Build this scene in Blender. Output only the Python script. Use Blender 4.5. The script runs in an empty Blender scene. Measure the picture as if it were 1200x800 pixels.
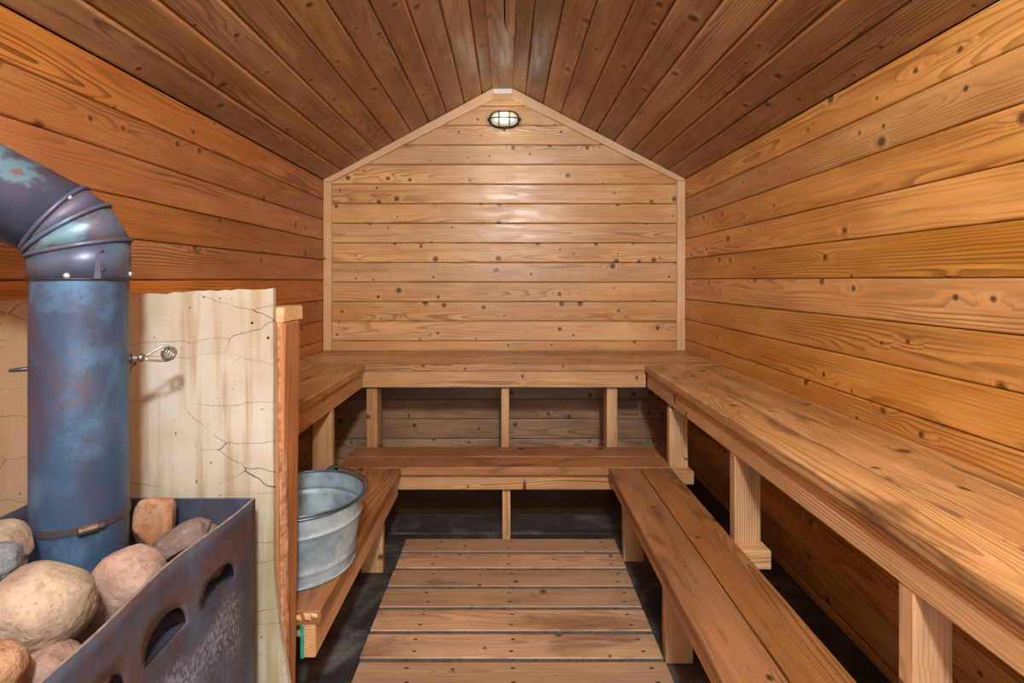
import bpy, bmesh, math, random
from mathutils import Vector, Matrix, noise
from mathutils.geometry import delaunay_2d_cdt

random.seed(11)
PI = math.pi
scene = bpy.context.scene
COL = scene.collection

# ------------------------------------------------------------------ camera
CAM_Z = 1.2317
cd = bpy.data.cameras.new('camera')
cd.lens = 17.52
cd.sensor_width = 36.0
cd.shift_x = 5.0 / 1200
cd.shift_y = -72.0 / 1200
cd.clip_start = 0.02
cam = bpy.data.objects.new('camera', cd)
COL.objects.link(cam)
cam.location = (0, 0, CAM_Z)
cam.rotation_euler = (PI / 2, 0, 0)
scene.camera = cam

# ------------------------------------------------------------------ world and lights
w = bpy.data.worlds.new('world')
scene.world = w
w.use_nodes = True
w.node_tree.nodes['Background'].inputs[0].default_value = (0.75, 0.85, 1.0, 1)
w.node_tree.nodes['Background'].inputs[1].default_value = 0.4

def light(name, kind, loc, energy, color, **kw):
    d = bpy.data.lights.new(name, kind)
    d.energy = energy
    d.color = color
    rot = kw.pop('rot', (0, 0, 0))
    for k, v in kw.items():
        setattr(d, k, v)
    o = bpy.data.objects.new(name, d)
    COL.objects.link(o)
    o.location = loc
    o.rotation_euler = rot
    return o

# light added in place of a bounced flash, high behind the camera
light('bounced_flash', 'POINT', (0.12, -0.55, 2.24), 150, (0.80, 0.92, 1.0), shadow_soft_size=0.08)
# soft fill light added as daylight in the open entrance door
light('door_fill', 'AREA', (0.1, -0.93, 1.0), 7, (0.78, 0.90, 1.0), shape='RECTANGLE', size=0.95, size_y=1.8,
      rot=(PI / 2, 0, 0))

vs = scene.view_settings
vs.view_transform = 'Standard'
vs.look = 'None'
vs.gamma = 1.0
vs.use_curve_mapping = False
vs.exposure = 0.5

# ------------------------------------------------------------------ helpers
WORLD = {}

def put(o, M, parent=None):
    WORLD[o.name] = M.copy()
    if parent is not None:
        o.parent = parent
        o.matrix_basis = WORLD[parent.name].inverted() @ M
    else:
        o.matrix_basis = M
    return o

def link(name, mesh, mat, M=None, parent=None):
    o = bpy.data.objects.new(name, mesh)
    COL.objects.link(o)
    if mat is not None and len(mesh.materials) == 0:
        mesh.materials.append(mat)
    return put(o, M if M is not None else Matrix(), parent)

def tag(o, label, cat=None, group=None, kind=None):
    o['label'] = label
    if cat:
        o['category'] = cat
    if group:
        o['group'] = group
    if kind:
        o['kind'] = kind
    return o

def thing(name, label, cat, loc=(0, 0, 0), group=None):
    o = bpy.data.objects.new(name, None)
    COL.objects.link(o)
    o.empty_display_size = 0.05
    put(o, Matrix.Translation(loc))
    return tag(o, label, cat, group)

def mesh_from(name, verts, faces, smooth=False):
    me = bpy.data.meshes.new(name)
    me.from_pydata([tuple(v) for v in verts], [], faces)
    me.update()
    bm = bmesh.new()
    bm.from_mesh(me)
    bmesh.ops.recalc_face_normals(bm, faces=bm.faces)
    bm.to_mesh(me)
    bm.free()
    if smooth:
        for p in me.polygons:
            p.use_smooth = True
    return me

def smooth_angle(me, deg=35):
    """smooth shading with sharp edges above an angle"""
    bm = bmesh.new()
    bm.from_mesh(me)
    for f in bm.faces:
        f.smooth = True
    for e in bm.edges:
        if len(e.link_faces) == 2:
            e.smooth = e.calc_face_angle(0) < math.radians(deg)
    bm.to_mesh(me)
    bm.free()
    return me

def axes(x, y, z, loc):
    M = Matrix.Identity(4)
    for i, v in enumerate((x, y, z)):
        M[0][i], M[1][i], M[2][i] = v
    M[0][3], M[1][3], M[2][3] = loc
    return M

AX = {
    'x': ((1, 0, 0), (0, 1, 0), (0, 0, 1)),
    'y': ((0, 1, 0), (-1, 0, 0), (0, 0, 1)),
    'z': ((0, 0, 1), (1, 0, 0), (0, 1, 0)),
}
_lum = {}

def lumber(name, lo, hi, axis, mat, parent=None, bevel=0.004, jitter=0.0, key=''):
    """squared timber with eased edges, grain along `axis`, between two corners"""
    lo, hi = Vector(lo), Vector(hi)
    c = (lo + hi) / 2
    d = hi - lo
    if axis == 'x':
        L, W, T = d.x, d.y, d.z
    elif axis == 'y':
        L, W, T = d.y, d.x, d.z
    else:
        L, W, T = d.z, d.x, d.y
    k = (round(L, 4), round(W, 4), round(T, 4), bevel, mat.name, key)
    if k not in _lum:
        b = bevel
        y, z = W / 2, T / 2
        prof = [(-y + b, -z), (y - b, -z), (y, -z + b), (y, z - b), (y - b, z), (-y + b, z), (-y, z - b), (-y, -z + b)]
        n = len(prof)
        V = []
        for sx, ins in ((-1, 1), (-1, 0), (1, 0), (1, 1)):
            for (py, pz) in prof:
                f = 1.0
                xx = sx * (L / 2 - (0.0 if ins else min(b * .6, .003)))
                if ins:
                    g = min(b * .6, .003)
                    V.append((xx, py - math.copysign(min(g, abs(py)), py), pz - math.copysign(min(g, abs(pz)), pz)))
                else:
                    V.append((xx, py, pz))
        F = []
        for r in range(3):
            for i in range(n):
                j = (i + 1) % n
                F.append((r * n + i, r * n + j, (r + 1) * n + j, (r + 1) * n + i))
        F.append(tuple(range(n)))
        F.append(tuple(3 * n + i for i in range(n)))
        _lum[k] = mesh_from(name, V, F)
        _lum[k].materials.append(mat)
    M = axes(*AX[axis], c)
    if jitter:
        M = M @ Matrix.Rotation(random.uniform(-jitter, jitter), 4, 'Z') @ Matrix.Rotation(random.uniform(-jitter, jitter) * .5, 4, 'Y')
    return link(name, _lum[k], None, M, parent)

def plank_mesh(width, x0, x1, t=0.018, ch=0.005, gap=0.0012):
    """tongue-and-groove board with V edges; x0/x1: end as function of the height y"""
    if not callable(x0):
        a = x0
        x0 = lambda y: a
    if not callable(x1):
        b2 = x1
        x1 = lambda y: b2
    h = width / 2 - gap
    prof = [(-h, -t), (h, -t), (h, -ch), (h - ch * .55, -ch * .25), (h - ch * 1.3, 0), (-h + ch * 1.3, 0), (-h + ch * .55, -ch * .25), (-h, -ch)]
    V = [(x0(y), y, z) for (y, z) in prof] + [(x1(y), y, z) for (y, z) in prof]
    n = len(prof)
    F = [(i, (i + 1) % n, n + (i + 1) % n, n + i) for i in range(n)] + [tuple(range(n)), tuple(range(n, 2 * n))]
    return mesh_from('plank', V, F)

def lathe(prof, seg=48, closed=False):
    V, F = [], []
    n = len(prof)
    for s in range(seg):
        a = 2 * PI * s / seg
        for (r, z) in prof:
            V.append((r * math.cos(a), r * math.sin(a), z))
    for s in range(seg):
        t = (s + 1) % seg
        for i in range(n - 1 + (1 if closed else 0)):
            j = (i + 1) % n
            F.append((s * n + i, t * n + i, t * n + j, s * n + j))
    return V, F

def tube(path, r, seg=10, closed=False, caps=True):
    pts = [Vector(p) for p in path]
    n = len(pts)
    V, F = [], []
    up = None
    for i, p in enumerate(pts):
        a = pts[(i - 1) % n] if (closed or i > 0) else p
        b = pts[(i + 1) % n] if (closed or i < n - 1) else p
        t = (b - a).normalized()
        if up is None:
            up = t.orthogonal().normalized()
        else:
            up = (up - t * up.dot(t)).normalized()
        s = t.cross(up)
        rr = r(i / (n - 1)) if callable(r) else r
        for k in range(seg):
            an = 2 * PI * k / seg
            V.append(p + (up * math.cos(an) + s * math.sin(an)) * rr)
    m = n if closed else n - 1
    for i in range(m):
        j = (i + 1) % n
        for k in range(seg):
            l = (k + 1) % seg
            F.append((i * seg + k, i * seg + l, j * seg + l, j * seg + k))
    if caps and not closed:
        F.append(tuple(range(seg)))
        F.append(tuple((n - 1) * seg + k for k in range(seg)))
    return V, F

def ball(name, r, squash=1.0):
    bm = bmesh.new()
    bmesh.ops.create_uvsphere(bm, u_segments=14, v_segments=8, radius=r)
    for v in bm.verts:
        v.co.z *= squash
    me = bpy.data.meshes.new(name)
    bm.to_mesh(me)
    bm.free()
    for p in me.polygons:
        p.use_smooth = True
    return me

# ------------------------------------------------------------------ materials
def srgb(r, g, b):
    f = lambda c: (c / 255 / 12.92) if c / 255 <= 0.04045 else ((c / 255 + 0.055) / 1.055) ** 2.4
    return (f(r), f(g), f(b), 1)

class NT:
    def __init__(self, name):
        self.m = bpy.data.materials.new(name)
        self.m.use_nodes = True
        self.t = self.m.node_tree
        self.t.nodes.clear()
        self.out = self.t.nodes.new('ShaderNodeOutputMaterial')
        self.b = self.t.nodes.new('ShaderNodeBsdfPrincipled')
        self.t.links.new(self.b.outputs[0], self.out.inputs[0])

    def n(self, typ, **kw):
        x = self.t.nodes.new(typ)
        for k, v in kw.items():
            setattr(x, k, v)
        return x

    def set(self, sock, v):
        if hasattr(v, 'is_linked'):
            self.t.links.new(v, sock)
        else:
            sock.default_value = v

    def math(self, op, a, b=None, c=None, clamp=False):
        x = self.n('ShaderNodeMath', operation=op, use_clamp=clamp)
        self.set(x.inputs[0], a)
        if b is not None:
            self.set(x.inputs[1], b)
        if c is not None:
            self.set(x.inputs[2], c)
        return x.outputs[0]

    def vmath(self, op, a, b=None):
        x = self.n('ShaderNodeVectorMath', operation=op)
        self.set(x.inputs[0], a)
        if b is not None:
            self.set(x.inputs[1], b)
        return x.outputs[0]

    def comb(self, a, b, c):
        x = self.n('ShaderNodeCombineXYZ')
        for i, v in enumerate((a, b, c)):
            self.set(x.inputs[i], v)
        return x.outputs[0]

    def sep(self, v):
        x = self.n('ShaderNodeSeparateXYZ')
        self.set(x.inputs[0], v)
        return x.outputs

    def noise(self, vec, scale, detail=2.0, rough=0.5, dist=0.0):
        x = self.n('ShaderNodeTexNoise')
        self.set(x.inputs['Vector'], vec)
        x.inputs['Scale'].default_value = scale
        x.inputs['Detail'].default_value = detail
        x.inputs['Roughness'].default_value = rough
        x.inputs['Distortion'].default_value = dist
        return x.outputs['Fac']

    def smooth(self, v, a, b, lo=0.0, hi=1.0):
        x = self.n('ShaderNodeMapRange', interpolation_type='SMOOTHSTEP')
        self.set(x.inputs['Value'], v)
        self.set(x.inputs['From Min'], a)
        self.set(x.inputs['From Max'], b)
        x.inputs['To Min'].default_value = lo
        x.inputs['To Max'].default_value = hi
        return x.outputs['Result']

    def mix(self, f, a, b, mode='MIX'):
        x = self.n('ShaderNodeMix', data_type='RGBA', blend_type=mode)
        self.set(x.inputs[0], f)
        self.set(x.inputs[6], a)
        self.set(x.inputs[7], b)
        return x.outputs[2]

    def bump(self, h, strength, dist=0.002):
        x = self.n('ShaderNodeBump')
        self.set(x.inputs['Height'], h)
        x.inputs['Strength'].default_value = strength
        x.inputs['Distance'].default_value = dist
        self.t.links.new(x.outputs[0], self.b.inputs['Normal'])

    def obj(self, spread=1.0):
        tc = self.n('ShaderNodeTexCoord').outputs['Object']
        r = self.n('ShaderNodeObjectInfo').outputs['Random']
        off = self.comb(self.math('MULTIPLY', r, 37.1 * spread), self.math('MULTIPLY', r, 91.7 * spread), self.math('MULTIPLY', r, 53.3 * spread))
        return tc, r, self.vmath('ADD', tc, off)

def wood(name, light_c, mid_c, dark_c, knot_c, density=0.4, rough=0.42, vary=0.35, period=0.0085, ring_amt=0.55,
         stain=0.0, stain_c=None, spec=0.5, resin=0.0, knot_r=1.0, pale=0.35):
    g = NT(name)
    tc, rnd, p = g.obj()
    x, y, z = g.sep(tc)
    r2 = g.math('FRACT', g.math('MULTIPLY', rnd, 17.31))
    r3 = g.math('FRACT', g.math('MULTIPLY', rnd, 71.77))
    # knots
    px, py, pz = g.sep(p)
    kv = g.comb(px, g.math('ADD', py, g.math('MULTIPLY', pz, 0.7)), 0.0)
    vor = g.n('ShaderNodeTexVoronoi', voronoi_dimensions='2D', feature='F1')
    g.set(vor.inputs['Vector'], kv)
    vor.inputs['Scale'].default_value = 7.6
    vor.inputs['Randomness'].default_value = 0.95
    d = g.math('DIVIDE', vor.outputs['Distance'], 7.6)
    cr, cg, cb = g.sep(vor.outputs['Color'])
    keep = g.math('GREATER_THAN', cr, 1 - density)
    kn = g.noise(p, 60, 2)
    d2 = g.math('ADD', d, g.math('MULTIPLY', g.math('SUBTRACT', kn, 0.5), 0.008))
    rad = g.math('ADD', 0.0035 * knot_r, g.math('MULTIPLY', g.math('MULTIPLY', cg, cg), 0.011 * knot_r))
    kmask = g.math('MULTIPLY', keep, g.smooth(d2, rad, g.math('MULTIPLY', rad, 0.6), 0, 1))
    krim = g.math('MULTIPLY', keep, g.smooth(g.math('ABSOLUTE', g.math('SUBTRACT', d2, rad)), 0.003, 0.0, 0, 1))
    dl = g.vmath('MULTIPLY', g.vmath('SUBTRACT', kv, vor.outputs['Position']), (0.34, 1.0, 0.0))
    ln = g.n('ShaderNodeVectorMath', operation='LENGTH')
    g.set(ln.inputs[0], dl)
    halo = g.math('MULTIPLY', keep, g.smooth(ln.outputs['Value'], 0.034, 0.0, 0, 1))
    halo = g.math('MULTIPLY', halo, g.math('ADD', 0.25, cg))
    # growth rings seen on a sawn face
    low = g.noise(g.vmath('MULTIPLY', p, (0.9, 5.0, 5.0)), 1.0, 2.5, 0.45)
    yy = g.math('ADD', y, g.math('MULTIPLY', g.math('SUBTRACT', r2, 0.5), 0.16))
    zz = g.math('ADD', z, g.math('ADD', 0.012, g.math('MULTIPLY', r3, 0.06)))
    zz = g.math('ADD', zz, g.math('MULTIPLY', g.math('SUBTRACT', low, 0.5), 0.14))
    rr = g.math('SQRT', g.math('ADD', g.math('MULTIPLY', yy, yy), g.math('MULTIPLY', zz, zz)))
    rr = g.math('ADD', rr, g.math('MULTIPLY', halo, 0.016))
    rr = g.math('ADD', rr, g.math('MULTIPLY', g.noise(g.vmath('MULTIPLY', p, (4, 40, 40)), 1.0, 2), 0.004))
    ph = g.math('FRACT', g.math('DIVIDE', rr, period))
    ring = g.math('MULTIPLY', g.smooth(ph, 0.42, 0.90), g.smooth(ph, 1.0, 0.93))
    ring = g.math('MULTIPLY', ring, g.smooth(g.noise(g.vmath('MULTIPLY', p, (1.3, 10, 10)), 1.0, 2), 0.36, 0.66, 0.12, 1.0))
    fib = g.noise(g.vmath('MULTIPLY', p, (5, 190, 190)), 1.0, 3, 0.6)
    pat = g.noise(g.vmath('MULTIPLY', p, (2.2, 7, 7)), 1.0, 3, 0.55)
    c = g.mix(g.smooth(pat, 0.3, 0.72), mid_c, light_c)
    c = g.mix(g.math('MULTIPLY', ring, ring_amt), c, dark_c)
    c = g.mix(g.smooth(fib, 0.48, 0.8, 0, 0.45), c, dark_c)
    c = g.mix(g.smooth(g.noise(g.vmath('MULTIPLY', p, (1.6, 34, 34)), 1.0, 3, 0.6), 0.5, 0.75, 0, 0.35), c, dark_c)
    # broad flame-like pale figure beside knots
    c = g.mix(g.math('MULTIPLY', g.math('MULTIPLY', halo, g.smooth(g.noise(g.vmath('MULTIPLY', p, (34, 8, 8)), 1.0, 2), 0.42, 0.66)), pale), c, light_c)
    # board to board tone
    tone = g.math('ADD', 1 - vary * 0.5, g.math('MULTIPLY', r3, vary))
    hsv = g.n('ShaderNodeHueSaturation')
    hsv.inputs['Hue'].default_value = 0.5
    g.set(hsv.inputs['Saturation'], g.math('ADD', 0.93, g.math('MULTIPLY', r2, 0.14)))
    g.set(hsv.inputs['Value'], tone)
    g.set(hsv.inputs['Color'], c)
    c = hsv.outputs[0]
    if stain > 0:
        sn = g.noise(g.vmath('MULTIPLY', p, (3.2, 9, 9)), 1.0, 4, 0.62, 0.4)
        c = g.mix(g.smooth(sn, 0.52, 0.74, 0, stain), c, stain_c)
        sp = g.noise(p, 55, 2, 0.5)
        c = g.mix(g.smooth(sp, 0.70, 0.76, 0, stain * 0.8), c, stain_c)
    if resin > 0:
        rv = g.n('ShaderNodeTexVoronoi', voronoi_dimensions='2D', feature='F1')
        g.set(rv.inputs['Vector'], g.vmath('MULTIPLY', kv, (9, 2.6, 1)))
        rv.inputs['Scale'].default_value = 1.0
        ra, rb, rc = g.sep(rv.outputs['Color'])
        c = g.mix(g.math('MULTIPLY', g.math('GREATER_THAN', ra, 1 - resin), g.smooth(rv.outputs['Distance'], 0.10, 0.04)), c, srgb(110, 34, 12))
    c = g.mix(g.math('MULTIPLY', kmask, 0.85), c, knot_c)
    c = g.mix(g.math('MULTIPLY', krim, 0.55), c, knot_c)
    g.set(g.b.inputs['Base Color'], c)
    rn = g.noise(g.vmath('MULTIPLY', p, (6, 30, 30)), 1.0, 2)
    g.set(g.b.inputs['Roughness'], g.smooth(rn, 0.25, 0.75, rough - 0.07, rough + 0.09))
    g.b.inputs['Specular IOR Level'].default_value = spec
    h = g.math('ADD', g.math('MULTIPLY', ring, 0.6), g.math('MULTIPLY', fib, 0.7))
    h = g.math('ADD', h, g.math('MULTIPLY', pat, 2.2))
    h = g.math('ADD', h, g.math('MULTIPLY', halo, 1.3))
    g.bump(h, 0.30, 0.0016)
    return g.m

M_BACK = wood('wood_back_wall', srgb(230, 188, 134), srgb(210, 160, 104), srgb(150, 100, 56), srgb(56, 28, 14), 0.44, 0.33, 0.2, 0.010, 0.7, pale=.7, knot_r=1.45)
M_BACK_LOW = wood('wood_back_wall_low', srgb(196, 160, 126), srgb(170, 132, 100), srgb(112, 80, 58), srgb(48, 28, 18), 0.44, 0.4, 0.24, 0.010, 0.6, stain=.5, stain_c=srgb(88, 64, 48), pale=.8, knot_r=1.5)  # greyer, darker boards for the end wall below bench height
M_LEFT = wood('wood_left_wall', srgb(202, 134, 72), srgb(176, 106, 50), srgb(104, 56, 22), srgb(70, 34, 16), 0.28, 0.36, 0.28, 0.0095, 0.8, pale=.9, knot_r=1.4)
M_RIGHT = wood('wood_right_wall', srgb(222, 166, 98), srgb(196, 136, 72), srgb(126, 78, 36), srgb(78, 42, 22), 0.34, 0.36, 0.26, 0.0095, 0.75, pale=1.0, knot_r=1.4)
M_CEIL = wood('wood_ceiling', srgb(186, 146, 104), srgb(152, 112, 76), srgb(84, 58, 38), srgb(50, 32, 22), 0.32, 0.44, 0.36, 0.0095, 0.7, pale=1.0, knot_r=1.4)
M_TRIM = wood('wood_trim', srgb(236, 200, 156), srgb(222, 180, 132), srgb(184, 138, 92), srgb(90, 50, 28), 0.22, 0.42, 0.12, 0.007, 0.4, knot_r=1.3)
M_BENCH = wood('wood_bench', srgb(212, 164, 108), srgb(184, 134, 84), srgb(108, 72, 42), srgb(48, 26, 14), 0.34, 0.36, 0.26, 0.0075, 0.8,
               stain=0.75, stain_c=srgb(92, 60, 38), knot_r=1.5)
M_STEP = wood('wood_step_bench', srgb(186, 130, 82), srgb(160, 106, 62), srgb(102, 62, 34), srgb(52, 28, 16), 0.26, 0.42, 0.24, 0.0075, 0.7,
               stain=0.9, stain_c=srgb(80, 50, 32), knot_r=1.4)
M_FRAME = wood('wood_frame', srgb(226, 182, 132), srgb(204, 154, 104), srgb(140, 94, 54), srgb(62, 30, 16), 0.3, 0.46, 0.2, 0.0085, 0.85, resin=0.08, knot_r=1.3)
M_DUCK = wood('wood_duckboard', srgb(202, 164, 128), srgb(182, 144, 110), srgb(124, 92, 66), srgb(66, 38, 26), 0.26, 0.6, 0.28, 0.0065, 0.5,
              stain=0.65, stain_c=srgb(104, 74, 54), spec=0.3, knot_r=1.1)
M_STUD = wood('wood_stud', srgb(198, 142, 98), srgb(174, 114, 70), srgb(126, 74, 40), srgb(92, 46, 22), 0.12, 0.55, 0.1, 0.006, 0.6)

def bark_edge():
    g = NT('wood_waney_edge')
    tc, r, p = g.obj()
    n1 = g.noise(g.vmath('MULTIPLY', p, (14, 60, 60)), 1.0, 4, 0.65)
    c = g.mix(g.smooth(n1, 0.4, 0.62), srgb(190, 142, 106), srgb(160, 104, 66))
    c = g.mix(g.smooth(g.noise(p, 50, 2), 0.6, 0.72, 0, .6), c, srgb(120, 62, 32))
    g.set(g.b.inputs['Base Color'], c)
    g.b.inputs['Roughness'].default_value = 0.6
    g.bump(n1, 0.9, 0.004)
    return g.m
M_WANEY = bark_edge()

def simple(name, col, rough=0.5, metal=0.0, nscale=0, ncol=None, namt=0.5, bump=0.0):
    g = NT(name)
    tc, r, p = g.obj()
    c = col
    if nscale:
        n1 = g.noise(p, nscale, 4, 0.6)
        c = g.mix(g.smooth(n1, 0.4, 0.68, 0, namt), col, ncol)
        if bump:
            g.bump(n1, bump, 0.002)
    g.set(g.b.inputs['Base Color'], c)
    g.b.inputs['Roughness'].default_value = rough
    g.b.inputs['Metallic'].default_value = metal
    return g.m

def floor_mat():
    g = NT('floor_black_board')
    tc, r, p = g.obj(0.2)
    n1 = g.noise(p, 5, 6, 0.68, 0.6)
    n2 = g.noise(g.vmath('MULTIPLY', p, (4, 40, 1)), 1.0, 4, 0.65)
    n3 = g.noise(p, 90, 3, 0.6)
    c = g.mix(g.smooth(n1, 0.42, 0.72), srgb(48, 47, 49), srgb(112, 108, 106))
    c = g.mix(g.smooth(n2, 0.56, 0.76, 0, .55), c, srgb(142, 134, 128))
    c = g.mix(g.smooth(n3, 0.6, 0.76, 0, .5), c, srgb(150, 142, 136))
    g.set(g.b.inputs['Base Color'], c)
    g.set(g.b.inputs['Roughness'], g.smooth(n1, 0.3, 0.7, 0.42, 0.7))
    g.bump(g.math('ADD', n1, g.math('MULTIPLY', n3, .4)), 0.4, 0.002)
    return g.m
M_FLOOR = floor_mat()
M_BACKING = simple('backing_dark', srgb(48, 28, 18), 0.9)
M_DARKBOARD = wood('wood_floor_shade_brown', srgb(84, 56, 40), srgb(66, 44, 32), srgb(40, 27, 20), srgb(24, 16, 12), 0.2, 0.6, 0.3, 0.008, 0.5)

def steel(name, cols, rust_amt=0.5, pit=0.5, scale=4.0, rough=0.42, chips=0.0, metal=0.55, scuff=False):
    """heat-blued sheet steel with rust bloom, pits and streaks"""
    g = NT(name)
    tc, r, p = g.obj(0.1)
    n1 = g.noise(g.vmath('MULTIPLY', p, (1, 1, .45)), scale, 5, 0.6, 0.5)
    n2 = g.noise(p, scale * 1.7, 4, 0.6, 0.3)
    n3 = g.noise(p, 120, 2, 0.5)
    n4 = g.noise(p, scale * .8, 2, 0.5)
    n7 = g.noise(p, 190, 3, 0.6)
    n5 = g.noise(g.vmath('MULTIPLY', p, (30, 30, 3)), 1.0, 4, 0.6)
    c = g.mix(g.smooth(n1, 0.36, 0.62), cols[0], cols[1])
    c = g.mix(g.smooth(n2, 0.46, 0.66), c, cols[2])
    c = g.mix(g.smooth(n5, 0.5, 0.75, 0, .35), c, cols[3])
    c = g.mix(g.math('MULTIPLY', g.smooth(n4, 0.52, 0.66), g.smooth(n3, 0.5, 0.62, .1, rust_amt)), c, srgb(120, 78, 62))
    pits = g.math('MULTIPLY', g.smooth(n2, 0.40, 0.58), g.smooth(n7, 0.60, 0.70, 0, pit))
    c = g.mix(pits, c, srgb(40, 34, 40))
    if scuff:
        x, y, z = g.sep(tc)
        zz = g.math('ADD', z, g.math('MULTIPLY', g.math('SUBTRACT', n1, 0.5), 0.16))
        band = g.math('MULTIPLY', g.smooth(zz, 0.60, 0.54), g.smooth(y, 1.06, 0.98))
        flake = g.smooth(g.noise(g.vmath('MULTIPLY', p, (1, 1, .6)), 150, 4, 0.7), 0.46, 0.56)
        c = g.mix(g.math('MULTIPLY', band, g.math('MULTIPLY', flake, g.smooth(n4, 0.40, 0.52, .15, 1.0))), c, srgb(190, 196, 208))
        c = g.mix(g.math('MULTIPLY', band, g.smooth(n2, 0.42, 0.62, 0, .45)), c, srgb(96, 130, 170))
        rb = g.math('MULTIPLY', g.smooth(g.math('ABSOLUTE', g.math('SUBTRACT', zz, 0.665)), 0.055, 0.01), g.smooth(n2, 0.36, 0.56))
        c = g.mix(g.math('MULTIPLY', rb, .6), c, srgb(112, 80, 66))
    if chips:
        n6 = g.noise(p, scale * 1.2, 6, 0.62, 0.2)
        c = g.mix(g.smooth(n6, 0.545, 0.60, 0, chips), c, srgb(116, 156, 174))
        c = g.mix(g.smooth(n6, 0.64, 0.66, 0, chips), c, srgb(142, 92, 78))
    g.set(g.b.inputs['Base Color'], c)
    g.b.inputs['Metallic'].default_value = metal
    g.set(g.b.inputs['Roughness'], g.smooth(n2, 0.3, 0.7, rough - 0.1, rough + 0.14))
    g.bump(g.math('ADD', n3, g.math('MULTIPLY', n1, 1.0)), 0.18, 0.0015)
    return g.m
M_PIPE = steel('steel_blued_pipe', (srgb(66, 66, 88), srgb(62, 92, 124), srgb(78, 118, 152), srgb(88, 76, 96)), .6, .6, 5, metal=.3, rough=.46)
M_ELBOW = steel('steel_blued_elbow', (srgb(78, 84, 108), srgb(92, 118, 140), srgb(96, 90, 114), srgb(84, 78, 104)), .7, .4, 5, chips=.85, metal=.3, rough=.44)
M_STOVE = steel('steel_stove_box', (srgb(66, 72, 86), srgb(84, 108, 136), srgb(82, 74, 84), srgb(58, 54, 64)), .6, .3, 4, .40, metal=.4)
M_STOVE_SIDE = steel('steel_stove_side', (srgb(70, 78, 94), srgb(90, 116, 146), srgb(86, 78, 88), srgb(60, 56, 66)), .6, .3, 4, .40, metal=.35, scuff=True)
M_STRAP = simple('strap_steel', srgb(84, 84, 98), 0.42, 0.5, 30, srgb(120, 92, 78))
M_BRASS = simple('clamp_brass', srgb(140, 118, 108), 0.4, 0.7, 40, srgb(84, 70, 70))
M_ZINC = simple('zinc_screw', srgb(214, 218, 222), 0.35, 0.6)
M_WIRE = simple('spring_wire', srgb(176, 168, 152), 0.3, 0.7, 80, srgb(90, 86, 80))
M_DARKIRON = simple('dark_iron', srgb(72, 72, 84), 0.45, 0.7, 50, srgb(112, 80, 76))
M_BARE = simple('bare_edge', srgb(168, 150, 138), 0.5, 0.4, 60, srgb(110, 92, 84))

def galv():
    g = NT('galvanised_zinc')
    tc, r, p = g.obj(0.1)
    v = g.n('ShaderNodeTexVoronoi')
    g.set(v.inputs['Vector'], p)
    v.inputs['Scale'].default_value = 55
    n1 = g.noise(p, 9, 5, 0.62, 0.3)
    n2 = g.noise(g.vmath('MULTIPLY', p, (40, 40, 6)), 1.0, 3)
    c = g.mix(g.smooth(n1, 0.34, 0.68), srgb(120, 146, 162), srgb(188, 204, 210))
    c = g.mix(g.math('MULTIPLY', g.sep(v.outputs['Color'])[0], 0.18), c, srgb(150, 172, 186))
    c = g.mix(g.smooth(n2, 0.56, 0.76, 0, .4), c, srgb(216, 220, 220))
    g.set(g.b.inputs['Base Color'], c)
    g.b.inputs['Metallic'].default_value = 0.2
    g.set(g.b.inputs['Roughness'], g.smooth(n1, 0.3, 0.7, 0.36, 0.56))
    g.bump(n1, 0.35, 0.004)
    return g.m
M_GALV = galv()
M_GALVDARK = simple('galvanised_rim', srgb(112, 126, 138), 0.4, 0.7, 30, srgb(66, 74, 84))

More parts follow.
